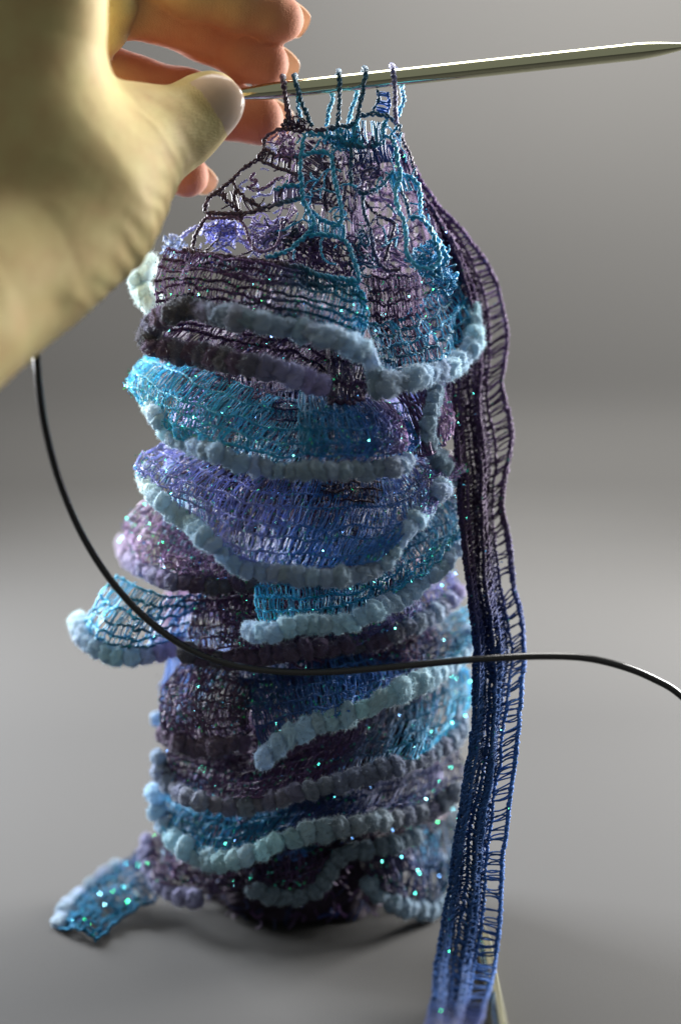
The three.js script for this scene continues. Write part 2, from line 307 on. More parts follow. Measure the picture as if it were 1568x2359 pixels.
ruffle({ mat: ribbonYarn, label: 'dark purple inside of the top fold', rows: 4, bulge: -4, gap: 1.8, holes: 0.2, off: -3, inOff: -6, cr: 0.6,
  top: [[372, 740], [440, 730], [520, 745], [600, 760], [680, 775], [750, 795], [800, 830]], bot: [[352, 785], [420, 800], [480, 815], [540, 828], [610, 840], [680, 858], [745, 885]],
  edge: [[340, 775, 3], [350, 800, 3], [400, 806, 4], [450, 815, 4], [510, 828, 4], [570, 838, 4], [630, 850, 4], [690, 868, 4], [740, 886, 4]], r: 3.7, step: 3.9, fat: 0.8, tilt: 0, puff: [[0, PD], [0.6, PD], [0.85, PL], [1, PL]], col: [[0, PUR], [1, DPUR]] });
ruffle({ label: 'dark purple fold hanging in the valley', rows: 4, bulge: 2, gap: 1.6, off: 1, inOff: -6, top: [[760, 800], [800, 810], [850, 830]], bot: [[755, 930], [795, 935], [838, 925]], col: [[0, DPUR], [1, PUR]], cr: 0.6 });
ruffle({ label: 'bright teal ruffle with a grey-blue puff edge', rows: 6, bulge: 7, off: 6, inOff: -8, gap: 1.7, tr: 0.23, curl: 4200, glit: 0.9, holes: 0.09,
  top: [[366, 815, -14], [420, 835, -6], [490, 872], [570, 905], [650, 930], [720, 945], [790, 938], [860, 940], [900, 960]], bot: [[345, 930, -6], [362, 968], [420, 1012], [480, 1036], [560, 1062], [650, 1078], [750, 1084], [850, 1080], [935, 1050]],
  edge: [[347, 925, -4], [358, 962, 2], [385, 995, 3], [425, 1018, 3], [480, 1040, 4], [540, 1060, 4], [600, 1077, 4], [660, 1083, 4], [720, 1085, 4], [790, 1086, 4], [850, 1084, 4], [905, 1078, 5], [936, 1060, 4]], r: 3.0, step: 3.5, puff: [[0, PW], [0.25, PB], [0.5, PG], [1, PG]], col: [[0, TEALL], [0.35, TEALL], [0.6, TEAL], [0.8, BLUE], [1, BLUE]] });  // teal painted lighter at the left end as rim light
ruffle({ label: 'teal and silver fold of knitting at the middle', rows: 5, bulge: 7, off: 8, inOff: -4, gap: 1.2, curl: 5200, glit: 0.5, top: [[690, 920, -6], [790, 930], [880, 938]], bot: [[690, 1050, -4], [820, 1050], [925, 1045]], col: [[0, TEAL], [0.6, BLUE], [1, MAUVE]] });
ruffle({ label: 'periwinkle blue ruffle with a long puff edge', rows: 7, bulge: 8, off: 9, inOff: -6, gap: 1.7, tr: 0.23, curl: 4600, glit: 0.9, holes: 0.12,
  top: [[400, 1030, -8], [470, 1068], [545, 1092], [620, 1108], [700, 1112], [780, 1115], [850, 1118], [895, 1112], [945, 1088], [990, 1050, -4]], bot: [[345, 1110, -6], [400, 1175], [470, 1228], [540, 1290], [620, 1312], [700, 1318], [790, 1316], [870, 1290], [940, 1205], [1030, 1100, -4]],
  edge: [[336, 1095, -6], [346, 1125, -2], [368, 1155, 2], [395, 1180, 3], [425, 1195, 3], [455, 1222, 4], [485, 1252, 4], [525, 1285, 5], [570, 1310, 5], [620, 1318, 5], [690, 1328, 5], [760, 1332, 5], [830, 1322, 5], [880, 1296, 5], [915, 1250, 4], [950, 1205, 2], [985, 1165, 0], [1015, 1130, -2], [1032, 1105, -4]], r: 3.1, step: 3.6, puff: [[0, PW], [0.3, PB], [0.5, PG], [0.7, PG], [0.85, PB], [1, PG]], col: [[0, PERI], [0.35, PERI], [0.5, BLUE], [0.8, BLUE], [1, MAUVE]] });
ruffle({ mass: true, label: 'mauve and grey ruffle turned to the right side', rows: 4, bulge: 3, off: 0, inOff: -6, gap: 1.6, top: [[900, 900], [960, 885], [1000, 880]], bot: [[965, 1060], [1000, 1040], [1030, 1010]],
  edge: [[1005, 905, 2], [990, 950, 3], [985, 1000, 3], [1000, 1040, 2], [1022, 1080, 0]], r: 3.2, step: 3.6, puff: [[0, PL], [0.5, PG], [1, PB]], col: [[0, PUR], [1, MAUVE]] });
ruffle({ label: 'mauve ruffle at the left with a lavender puff edge', rows: 6, bulge: 3, off: -4, inOff: -9, gap: 1.6, curl: 4200, glit: 0.9,
  top: [[345, 1165], [400, 1205], [460, 1245], [520, 1285], [580, 1310]], bot: [[290, 1262], [350, 1300], [410, 1322], [490, 1335], [580, 1338]],
  edge: [[284, 1255, -4], [298, 1288], [330, 1312], [370, 1330], [415, 1340], [465, 1347], [520, 1346], [580, 1340]], r: 3.2, step: 3.7, puff: [[0, PM], [0.4, PL], [0.7, PD], [1, PD]], col: [[0, MAUVE], [0.5, MAUVE], [1, PUR]] });
ruffle({ label: 'teal flap sticking out at the left with a white puff edge', rows: 6, tuck: 0, bulge: 4, face: V(-0.35, 0.1, 0.93), gap: 2.0, layers: 1, cr: 0.55, rowShade: true, tr: 0.26, curl: 900, glit: 0.7,
  top: [[272, 1325, 0, 2], [320, 1352, 0, 9], [380, 1372, 0, 11], [440, 1372, 0, 9], [490, 1360, 0, 6]], bot: [[190, 1450, 0, -2], [235, 1485, 0, 10], [295, 1500, 0, 14], [360, 1490, 0, 10], [440, 1470, 0, 2]],
  edge: [[182, 1430, 0, -4], [190, 1462, 0, 2], [212, 1488, 0, 8], [245, 1504, 0, 11], [290, 1514, 0, 14], [335, 1508, 0, 12], [375, 1492, 0, 8], [405, 1480, 0, 4]], r: 3.3, step: 3.7, puff: [[0, PW], [0.3, PB], [0.55, PT], [0.8, PL], [1, PL]], col: [[0, TEALL], [0.5, TEAL], [1, BLUE]] });
ruffle({ label: 'teal ruffle under the periwinkle one with pale puffs', rows: 5, bulge: 4, off: 4, inOff: -8, gap: 1.5, curl: 3600, glit: 1.0, tr: 0.24,
  top: [[597, 1330], [680, 1335], [770, 1335], [860, 1310], [925, 1250], [985, 1190], [1035, 1150]], bot: [[600, 1440], [680, 1432], [770, 1425], [860, 1395], [940, 1345], [1000, 1300], [1045, 1245]],
  edge: [[575, 1450, 3], [610, 1458, 4], [650, 1450, 4], [695, 1436, 4], [740, 1442, 4], [790, 1436, 4], [850, 1414, 4], [900, 1388, 3], [950, 1355, 2], [1000, 1318], [1035, 1280, -2], [1050, 1245, -3]], r: 3.3, step: 3.6, puff: [[0, PB], [0.4, PT], [0.7, PB], [1, PG]], col: [[0, TEALL], [0.25, TEAL], [1, TEAL]] });
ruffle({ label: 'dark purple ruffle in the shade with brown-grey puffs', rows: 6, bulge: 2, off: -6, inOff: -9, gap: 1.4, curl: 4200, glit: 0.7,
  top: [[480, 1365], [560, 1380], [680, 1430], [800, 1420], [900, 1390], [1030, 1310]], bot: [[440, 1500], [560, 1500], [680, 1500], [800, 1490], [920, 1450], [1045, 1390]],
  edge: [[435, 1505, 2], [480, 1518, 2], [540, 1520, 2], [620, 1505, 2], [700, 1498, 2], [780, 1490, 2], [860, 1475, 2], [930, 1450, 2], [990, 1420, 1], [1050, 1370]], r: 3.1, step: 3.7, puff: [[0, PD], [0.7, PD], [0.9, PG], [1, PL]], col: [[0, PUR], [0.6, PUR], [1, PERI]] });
ruffle({ label: 'blue ruffle sloping up to the right with pale teal puffs', rows: 6, bulge: 3, off: 2, inOff: -11, gap: 1.5, curl: 3600, glit: 0.7,
  top: [[560, 1530], [660, 1545], [760, 1530], [870, 1510], [980, 1470], [1075, 1410]], bot: [[610, 1725], [690, 1675], [780, 1645], [880, 1605], [980, 1560], [1078, 1480]],
  edge: [[612, 1745, 3], [640, 1715, 3], [680, 1688, 3], [730, 1668, 3], [790, 1650, 3], [860, 1620, 3], [920, 1592, 2], [980, 1566, 1], [1030, 1538], [1065, 1500, -2], [1082, 1460, -3]], r: 3.2, step: 4.0, fat: 0.8, puff: [[0, PB], [0.5, PT], [1, PB]], col: [[0, NAVY], [0.5, BLUE], [0.8, NAVY], [1, TEALL]] });
ruffle({ mass: true, label: 'dusty purple knot of knitting at the lower left', rows: 8, bulge: 5, off: -4, inOff: -8, gap: 1.4, curl: 5200, glit: 0.5,
  top: [[425, 1545], [470, 1540], [520, 1555], [580, 1580]], bot: [[385, 1690], [440, 1705], [500, 1708], [580, 1690]],
  edge: [[378, 1690, -3], [410, 1710], [455, 1720, 2], [505, 1720, 2], [555, 1708]], r: 3.1, step: 4.0, puff: [[0, [0.22, 0.22, 0.31]], [1, PD]], col: [[0, PUR], [0.4, MAUVE.map((x) => x * 0.5)], [1, DPUR]] });  // slate puffs, colour also darkened as shade low in the pile
ruffle({ label: 'purple ruffle with grey-lavender puffs, teal at its right end', rows: 6, bulge: 3, off: 1, inOff: -11, gap: 1.5, curl: 3600, glit: 0.6,
  top: [[415, 1725], [500, 1735], [590, 1755], [690, 1725], [800, 1670], [910, 1625], [1000, 1585], [1065, 1555]], bot: [[375, 1780], [430, 1820], [520, 1842], [610, 1838], [720, 1808], [840, 1775], [950, 1745], [1060, 1690]],
  edge: [[366, 1745, -4], [372, 1780, -2], [398, 1812], [435, 1838, 2], [490, 1852, 2], [545, 1858, 2], [600, 1850, 2], [660, 1832, 2], [720, 1818, 2], [790, 1802, 2], [850, 1782, 1], [920, 1762], [985, 1740], [1055, 1690, -3]], r: 3.2, step: 4.0, puff: [[0, PG], [0.3, [0.24, 0.24, 0.32]], [0.6, [0.17, 0.19, 0.26]], [1, [0.22, 0.27, 0.36]]], col: [[0, PUR], [0.6, PUR], [0.85, TEAL], [1, TEALL]] });  // here and below, greyer puffs also darkened as light falling off downward
ruffle({ label: 'dark teal lower ruffle with mint puffs', rows: 6, bulge: 3, off: 2, inOff: -11, gap: 1.5, curl: 3600, glit: 0.6,
  top: [[385, 1835], [470, 1868], [570, 1870], [690, 1845], [810, 1815], [930, 1790], [1050, 1730]], bot: [[372, 1895], [430, 1950], [510, 1978], [590, 1960], [700, 1918], [830, 1900], [1040, 1840]],
  edge: [[360, 1830, -6], [366, 1875, -3], [385, 1915], [415, 1948, 2], [455, 1972, 3], [500, 1986, 3], [550, 1980, 3], [600, 1960, 3], [650, 1935, 2], [710, 1920, 2], [780, 1908, 1], [850, 1895], [930, 1880], [1000, 1862, -1], [1045, 1825, -3]], r: 3.4, step: 4.3, puff: [[0, PB], [0.3, PT], [0.55, PT], [0.7, [0.24, 0.32, 0.38]], [1, [0.2, 0.21, 0.28]]], col: [[0, TEAL], [0.3, TEAL], [0.6, NAVY], [1, NAVY]] });
ruffle({ mass: true, label: 'bottom ruffle with lavender puffs resting on the surface', rows: 6, bulge: 2, off: -8, inOff: -12, gap: 1.5, curl: 3600, glit: 0.5,
  top: [[370, 1925], [470, 1990], [600, 1975], [720, 1930], [850, 1910], [1040, 1870]], bot: [[345, 1985], [420, 2050], [560, 2050], [680, 2030], [780, 1965], [930, 1930]],
  edge: [[338, 1940, -4], [342, 1990], [368, 2035], [405, 2062], [445, 2068]], r: 3.3, step: 4.2, puff: [[0, PL], [0.5, PL], [1, PB]], col: [[0, PUR], [0.6, DPUR], [1, DPUR]] });
ruffle({ mass: true, label: 'dark purple curl at the bottom middle with grey puffs', rows: 5, bulge: 3, off: -6, inOff: -10, gap: 1.5, top: [[560, 1990], [640, 1975], [720, 1950], [800, 1925]], bot: [[580, 2040], [650, 2050], [720, 2035], [775, 1975]],
  edge: [[590, 2052], [630, 2062], [675, 2064], [720, 2052], [752, 2025], [768, 1990], [795, 1965], [850, 1958], [905, 1945], [950, 1925]], r: 3.1, step: 4.0, puff: [[0, PG], [0.4, [0.24, 0.3, 0.36]], [1, [0.18, 0.18, 0.25]]], col: [[0, DPUR], [1, PUR]] });
ruffle({ mass: true, label: 'dark ruffle at the bottom right with teal-grey puffs on the surface', rows: 6, bulge: 3, off: -10, inOff: -12, gap: 1.5, top: [[800, 1950], [880, 1930], [960, 1900], [1040, 1860]], bot: [[860, 2045], [920, 2070], [980, 2085], [1035, 2060]],
  edge: [[850, 2040], [880, 2066], [925, 2086], [975, 2096], [1030, 2080]], r: 3.2, step: 4.2, puff: [[0, PD], [0.5, PG], [1, PT]], col: [[0, DPUR], [0.5, NAVY], [1, DTEAL]] });
ruffle({ label: 'teal ribbon tail lying out to the left', mat: matteYarn, rows: 7, tuck: 0, bulge: 3, face: V(-0.1, 0.8, 0.55), gap: 2.6, layers: 1, tr: 0.36, curl: 900, glit: 0.9, holes: 0.15, cr: 0.6,
  top: [[385, 2050, 0, -2], [340, 2085, 0, 4], [280, 2115, 0, 8], [222, 2168, 0, 6]], bot: [[335, 1955, 0, -22], [260, 2000, 0, -20], [190, 2062, 0, -14], [130, 2135, 0, 2]],
  edge: [[265, 1998, 0, -22], [225, 2028, 0, -19], [190, 2058, 0, -15], [160, 2092, 0, -8], [138, 2128, 0, 0]], r: 2.5, step: 4.2, puff: [[0, PG], [1, PG]], col: [[0, NAVY], [0.4, DTEAL], [1, DTEAL.map((x) => x * 1.3)]] });
{ // white puffs that show past the left outline
  const f = (pts, o, label) => { const a = new Acc(), q = toW(pts, 0); cord(a, spline(q), 0.0006, PUR); const m = add('ruffle_edge_cord', local(a.geo()), yarnMat, scarf); m.userData.label = label; puffs(q, o, m); };
  f([[338, 618, -10], [322, 645, -6], [328, 672, -6], [350, 698, -8]], { r: 3.6, step: 4.2, fat: 0.95, tilt: 0, puff: [[0, PW], [1, PW]] }, 'white puffs at the upper left outline');
  f([[348, 872, -14], [338, 895, -10], [342, 918, -10]], { r: 3.0, step: 3.8, puff: [[0, PW], [1, PW]] }, 'white puffs beside the teal ruffle');
  f([[1048, 1640, -8], [1066, 1670, -6], [1050, 1700, -8]], { r: 3.0, step: 4.2, puff: [[0, PG], [1, PG]] }, 'olive grey puffs at the lower right side');
}
// ruffles on the far side
for (let k = 0; k < 7; k++) {
  const y = 0.012 + k * 0.026, top = [], bot = [], c = [[TEAL, PB], [PUR, PL], [BLUE, PB], [MAUVE, PM], [TEAL, PT], [PERI, PB], [PUR, PG]][k];
  for (let i = 0; i <= 10; i++) { const a = Math.PI * (1.02 + 0.96 * i / 10), R = 0.9 + 0.06 * Math.sin(i * 2.1 + k), A = axisOf(0); top.push(V(A.x + 0.036 * Math.cos(a), y + 0.024, -0.012 + 0.026 * Math.sin(a))); bot.push(V(A.x + 0.047 * R * Math.cos(a), y + 0.004 * Math.sin(i * 1.3 + k * 2), -0.012 + 0.038 * R * Math.sin(a))); }
  ruffle({ label: 'ruffle on the far side', rows: 4, mass: 'far', layers: 1, gap: 2, bulge: 3, curl: 700, glit: 0.2, top, bot, r: 3.2, step: 4.6, puff: [[0, c[1]], [1, c[1]]], col: [[0, c[0]], [1, c[0]]] });
}

// ------------------------------------------------------------------ open lacework between needle and ruffles (points of the enlarged view: x 500 + 0.6378 x, y 150 + 0.6378 y of the photo)
const Z = (x, y, z) => W((500 + x * 0.6378) / 1.2755, (150 + y * 0.6378) / 1.2755, z);
const zl = (x, y) => 2 + Math.max(0, (y - 300) / 760) * 20 * Math.sqrt(Math.max(0, 1 - ((x - 700) / 760) ** 2));
const lace = (list, off = 0) => spline(list.map(([x, y, z]) => Z(x, y, zl(x, y) + (z ?? 0) + off)));
function laceCord(list, r, col, o = {}) { const a = new Acc(); cord(a, lace(list, o.off), r * 0.00108, typeof col[0] === 'number' ? (u) => jit(col, 0.15) : ((g) => (u) => jit(g(u), 0.15))(ramp(col)), { pitch: r * 0.0042, per: 8, sides: 5 }); return add(o.name ?? 'lace_cord', local(a.geo()), yarnMat, scarf); }
const lad = new Acc();
function ladder(A, B, n, r, col, off = 0) { const f = lace(A, off), g = lace(B, off); for (let i = 0; i <= n; i++) { const u = (i + rr(-0.15, 0.15)) / n; for (const e of [-0.012, 0.012]) thread(lad, f(u + e), g(u + e * 2), r * 0.001, jit(col, 0.3), 0.0004, 4, 5); } }
function tangle(cx, cy, rx, ry, z0, z1, n, col, r = 0.22, len = 5) {
  for (let i = 0; i < n; i++) {
    const a = rr(0, 6.28), k = Math.sqrt(rnd()), x = cx + rx * k * Math.cos(a), y = cy + ry * k * Math.sin(a), p = Z(x, y, zl(x, y) + rr(z0, z1)), d = V(rr(-1, 1), rr(-1, 1), rr(-0.6, 0.6)).normalize().multiplyScalar(len * 0.001 * rr(0.5, 1.2));
    const q = [], R = len * 0.001 * rr(0.12, 0.3), n1 = V(rr(-1, 1), rr(-1, 1), rr(-0.4, 0.4)).normalize(), n2 = V(rr(-1, 1), rr(-1, 1), rr(-0.5, 0.5)).cross(n1).normalize(), A = rr(3, 6.5), ec = rr(0.4, 1);
    for (let t = 0; t <= 10; t++) { const al = t / 10 * A; q.push(p.clone().addScaledVector(n1, Math.cos(al) * R).addScaledVector(n2, Math.sin(al) * R * ec).addScaledVector(d, t / 10 * 0.5)); }
    tube(lad, q, r * 0.0012 * rr(0.7, 1.4), jit(col, 0.45), 4);
  }
}
ruffle({ mat: ribbonYarn, label: 'dark purple net in the shade behind the teal cords', rows: 7, layers: 1, face: V(0, 0, 1), tuck: 0, gap: 3.2, cr: 0.5, bulge: 2, tr: 0.32, holes: 0.5, curl: 1000, glit: 0.1, wave: 1.4, top: [[610, 420], [720, 420], [850, 440]].map(([x, y]) => Z(x, y, -6)), bot: [[420, 985], [640, 1030], [870, 1090]].map(([x, y]) => Z(x, y, 6)), col: [[0, PUR], [0.5, DPUR], [1, PUR]] });
ruffle({ mat: ribbonYarn, label: 'mauve net at the back of the open lacework', rows: 7, layers: 1, face: V(0, 0, 1), tuck: 0, gap: 2.4, cr: 0.6, bulge: 2, tr: 0.3, holes: 0.62, curl: 2600, glit: 0.2, wave: 1.6, top: [[880, 430], [980, 420], [1050, 420]].map(([x, y]) => Z(x, y, -16)), bot: [[850, 1230], [1060, 1260], [1290, 1180]].map(([x, y]) => Z(x, y, -22)), col: [[0, PUR], [0.5, MAUVE.map((x) => x * 0.5)], [1, PUR]] });
const LP = [0.075, 0.045, 0.085], LT = [0.014, 0.27, 0.48], LTL = [0.07, 0.45, 0.7], LV = [0.3, 0.26, 0.5];
// stitches on the needle (axis near zoom points (520,168) and (1020,113)); each goes over it and down behind
const ndl = (x) => 168 - (x - 520) * 0.11;
function stitch(front, xn, back, r, cf, cb) {
  const yn = ndl(xn), pts = front.map(([x, y]) => Z(x, y, 4)); pts.push(Z(xn + 2, yn - 20, 4.4), Z(xn, yn - 46, 1.5), Z(xn - 3, yn - 40, -3), Z(back[0][0], yn + 10, -4.6)); back.forEach(([x, y], i) => pts.push(Z(x, y, -3 + i * 1.5)));
  const a = new Acc(); cord(a, spline(pts), r * 0.00106, (u) => jit(mix(cf, cb, Math.max(0, (u - 0.55) * 2.2)), 0.12), { pitch: r * 0.004, per: 8, sides: 5 }); add('stitch_loop', local(a.geo()), yarnMat, scarf);
}
stitch([[565, 345], [548, 285], [532, 225]], 521, [[536, 240], [545, 330]], 0.72, LP, LP);
stitch([[652, 345], [622, 275], [598, 215]], 575, [[590, 230], [600, 330]], 0.72, DTEAL, TEAL);
stitch([[772, 345], [776, 285], [780, 220]], 777, [[748, 220], [730, 280], [718, 345]], 0.72, DTEAL, LTL);
stitch([[862, 305], [872, 250], [886, 200]], 896, [[860, 200], [835, 270], [818, 340]], 0.75, DTEAL, LTL);
stitch([[1040, 335], [1036, 270], [1036, 200]], 1024, [[1066, 170], [1074, 230], [1045, 300]], 0.75, [0.16, 0.16, 0.34], LTL);
laceCord([[515, 345], [560, 332], [620, 355], [680, 368], [740, 355], [780, 348], [830, 342], [870, 305], [910, 292], [960, 290], [1010, 308], [1048, 340], [1058, 365]], 0.75, [[0, LP], [0.25, LP], [0.4, DTEAL], [1, DTEAL]]);
laceCord([[610, 372], [520, 360], [450, 390], [433, 440], [470, 470], [540, 490], [605, 482]], 0.66, LP);
laceCord([[438, 452], [400, 500], [340, 540], [290, 590], [230, 640], [178, 680], [163, 735], [200, 745], [300, 748], [390, 740], [450, 715], [540, 690], [605, 680]], 0.72, [[0, LP], [0.75, LP], [1, DTEAL]]);
laceCord([[290, 590], [300, 625], [325, 655], [360, 690], [385, 700], [372, 680], [345, 690]], 0.62, LP);
laceCord([[200, 650], [235, 665], [262, 690], [300, 725], [335, 752]], 0.66, LP);
laceCord([[400, 500], [440, 515], [500, 540], [560, 560], [600, 590]], 0.6, LP);
laceCord([[165, 770], [240, 768], [300, 765], [340, 800], [360, 860], [380, 900], [420, 922], [480, 905], [508, 850], [516, 770]], 0.52, MAUVE.map((x) => x * 0.6));
laceCord([[168, 765], [132, 820], [112, 870], [108, 905], [150, 928]], 0.66, LP);
laceCord([[60, 912], [130, 928], [230, 940], [330, 955], [450, 970], [540, 985], [620, 1000], [680, 1030], [760, 1045], [865, 1060]], 0.85, [[0, LP], [0.5, LP], [0.65, DTEAL], [1, LT]], { off: 2 });
laceCord([[40, 960], [130, 985], [230, 1010], [300, 1040], [420, 1060], [560, 1075], [700, 1080]], 0.8, [[0, LP], [0.7, LP], [1, DTEAL]]);
laceCord([[250, 1015], [300, 1000], [350, 985], [385, 970]], 0.6, LP);
laceCord([[620, 380], [608, 450], [600, 520], [606, 600], [612, 680], [640, 740], [662, 790], [630, 840], [580, 890], [530, 925], [440, 950]], 0.72, [[0, LT], [1, LT]], { off: 2 });
laceCord([[610, 485], [660, 465], [720, 470], [746, 500], [752, 560], [765, 620], [780, 680], [792, 740], [780, 800], [745, 810]], 0.74, LT, { off: 2 });
laceCord([[640, 380], [700, 388], [760, 402], [820, 430], [870, 442], [930, 440], [970, 420], [982, 370], [992, 318]], 0.72, [[0, LT], [0.5, DTEAL], [1, LT]]);
laceCord([[830, 400], [836, 500], [830, 570], [850, 630], [890, 655], [940, 640], [990, 605], [1020, 560], [1062, 568], [1112, 580]], 0.66, [[0, DTEAL], [0.5, DTEAL], [1, LTL]]);
laceCord([[890, 650], [888, 720], [908, 790], [930, 860], [938, 920], [968, 985], [1010, 1012], [1060, 1005]], 0.66, [[0, DTEAL], [0.6, NAVY], [1, LP]]);
laceCord([[880, 670], [940, 742], [1005, 778], [1032, 800], [1012, 880], [988, 965]], 0.6, DPUR, { off: -3 });
laceCord([[1015, 390], [1040, 450], [1050, 520], [1060, 570], [1040, 640], [1045, 710], [1078, 790], [1085, 870], [1092, 940], [1140, 992], [1200, 1000], [1242, 960], [1222, 880], [1190, 810], [1150, 770], [1108, 772]], 0.74, [[0, LT], [0.3, LTL], [1, LT]], { off: 3 });
laceCord([[1110, 580], [1142, 620], [1152, 690], [1156, 760], [1200, 820], [1258, 920], [1272, 985]], 0.7, LTL, { off: 1 });
laceCord([[1060, 648], [1090, 700], [1102, 765]], 0.62, DTEAL);
laceCord([[618, 705], [690, 770], [770, 795], [805, 740]], 0.7, LT);
laceCord([[640, 850], [700, 842], [760, 852], [812, 882], [842, 950], [868, 1030], [875, 1065]], 0.72, LT, { off: 2 });
laceCord([[480, 642], [540, 620], [605, 622]], 0.8, LT); laceCord([[450, 722], [530, 695], [600, 680], [640, 665]], 0.75, [[0, LP], [1, LT]], { off: 1 });
laceCord([[714, 495], [718, 580], [716, 725]], 0.8, DPUR, { off: -8 }); laceCord([[640, 540], [655, 620], [652, 700]], 0.6, LP, { off: -8 }); laceCord([[810, 600], [800, 680], [790, 740]], 0.6, LP, { off: -7 });
laceCord([[1000, 190], [1010, 240], [1000, 290]], 0.5, BLUE, { off: -2 }); laceCord([[950, 178], [962, 220], [935, 275], [960, 285]], 0.5, DTEAL, { off: -2 });
laceCord([[30, 895], [60, 850], [100, 822], [160, 800], [230, 812], [285, 850], [300, 835], [360, 840]], 0.6, PERI, { off: -14 });
laceCord([[230, 800], [250, 850], [240, 900], [280, 930]], 0.5, PERI, { off: -14 }); laceCord([[-20, 930], [20, 890], [0, 850], [30, 860], [40, 900]], 0.5, [0.25, 0.32, 0.6], { off: -13 });
laceCord([[940, 560], [900, 620], [930, 680], [1010, 690], [1040, 740], [1010, 800]], 0.7, MAUVE.map((x) => x * 0.8), { off: -14 });
laceCord([[390, 560], [370, 590], [400, 600], [365, 630], [400, 640], [440, 630], [480, 600], [520, 580]], 0.55, MAUVE.map((x) => x * 0.8), { off: -2 });
laceCord([[520, 400], [505, 430], [530, 440], [515, 465], [550, 470], [570, 440], [545, 420]], 0.55, MAUVE.map((x) => x * 0.7), { off: -2 });
laceCord([[870, 300], [855, 350], [870, 420], [900, 440]], 0.55, LTL); laceCord([[980, 330], [985, 380], [1010, 395], [1030, 370], [1050, 345]], 0.55, LT); laceCord([[1020, 400], [1050, 385], [1080, 430], [1110, 500], [1130, 570]], 0.6, LP, { off: -4 });
ladder([[630, 372], [760, 362], [860, 320], [985, 330]], [[630, 395], [760, 410], [870, 440], [985, 430]], 12, 0.3, LT);
ladder([[235, 640], [262, 655], [300, 640], [360, 690]], [[220, 660], [262, 690], [320, 735], [420, 720]], 6, 0.34, LP);
ladder([[480, 645], [600, 625]], [[480, 710], [600, 680]], 8, 0.3, LV); ladder([[1010, 560], [1115, 585]], [[1030, 650], [1145, 640]], 6, 0.32, LTL);
ladder([[420, 500], [600, 590]], [[440, 470], [600, 490]], 7, 0.3, LP); ladder([[950, 190], [950, 270]], [[1010, 200], [1005, 285]], 5, 0.3, BLUE, -2);
ladder([[640, 760], [800, 800]], [[650, 850], [800, 870]], 9, 0.32, LT); ladder([[600, 400], [600, 660]], [[700, 480], [690, 690]], 9, 0.3, LP, -5);
ladder([[840, 430], [1020, 430]], [[850, 520], [1040, 510]], 12, 0.28, NAVY, -4); ladder([[170, 770], [330, 780]], [[165, 740], [330, 748]], 10, 0.28, MAUVE.map((x) => x * 0.6));
ladder([[60, 915], [600, 1000]], [[50, 960], [560, 1075]], 34, 0.3, [0.12, 0.11, 0.28], -3); ladder([[600, 1000], [860, 1060]], [[600, 1100], [880, 1130]], 16, 0.28, DTEAL);
tangle(700, 950, 200, 120, -14, -5, 200, PUR, 0.24, 6); tangle(690, 600, 110, 150, -14, -7, 50, LP, 0.32, 7); tangle(900, 550, 60, 90, -14, -8, 45, [0.06, 0.04, 0.12], 0.3, 6);
tangle(1200, 960, 80, 80, -3, 2, 120, LT, 0.22, 4); tangle(1250, 1050, 60, 70, -6, 0, 90, TEAL, 0.22, 4); tangle(1000, 940, 70, 130, -22, -14, 60, MAUVE.map((x) => x * 0.6), 0.28, 6); tangle(540, 440, 60, 60, -4, 1, 40, MAUVE.map((x) => x * 0.7), 0.26, 4);
tangle(800, 410, 90, 40, -4, 1, 70, LT, 0.26, 4); tangle(580, 340, 70, 25, -2, 3, 22, DPUR, 0.3, 4); tangle(230, 830, 90, 50, -17, -11, 80, PERI, 0.26, 5); tangle(420, 850, 80, 80, -14, -6, 60, LV, 0.26, 6); tangle(20, 900, 50, 40, -14, -10, 60, [0.25, 0.35, 0.6], 0.2, 3);
tangle(560, 860, 130, 60, -14, -8, 60, [0.04, 0.06, 0.1], 0.26, 6); tangle(880, 950, 60, 120, -12, -4, 45, DTEAL, 0.26, 6); tangle(1080, 950, 120, 160, -26, -14, 60, PUR, 0.3, 6);
for (let layer = 0; layer < 3; layer += 2) { // the finer web between the cords
  const gx = 17, gy = 13, pt = [], off = [1, -5, -13][layer];
  for (let j = 0; j <= gy; j++) { const t = j / gy, y = 365 + t * 600, xl = 505 - 440 * Math.pow(t, 1.05), xr = 1055 + 215 * t; pt.push([]); for (let i = 0; i <= gx; i++) { const x = xl + (xr - xl) * i / gx + rr(-20, 20), yy = y + rr(-20, 20); pt[j].push([x, yy, rr(-2, 2) + off]); } }
  const cl = (x) => layer === 2 ? (x < 500 ? PERI.map((v) => v * 0.7) : MAUVE.map((v) => v * 0.6)) : x < 540 ? LP : x < 800 ? (layer ? PUR : LT) : x < 960 ? NAVY : layer ? BLUE : LT;
  for (let j = 0; j <= gy; j++) for (let i = 0; i <= gx; i++) for (const [a, b, pr] of [[1, 0, 0.42], [0, 1, 0.62], [1, 1, 0.22], [-1, 1, 0.2]]) {
    const q = pt[j + b]?.[i + a]; if (!q || rnd() > pr * (layer ? 0.4 : 0.42) * (i < 6 && !layer ? 0.55 : 1)) continue; const p = pt[j][i], m = [(p[0] + q[0]) / 2 + rr(-9, 9), (p[1] + q[1]) / 2 + rr(-9, 9), p[2]];
    cord(lad, lace([p, m, q]), rr(0.22, 0.42) * 0.001, jit(cl(p[0]), 0.3), { pitch: 0.0014, per: 6, sides: 4 });
  }
}
add('lace_threads', local(lad.geo()), yarnMat, scarf, 'stuff');

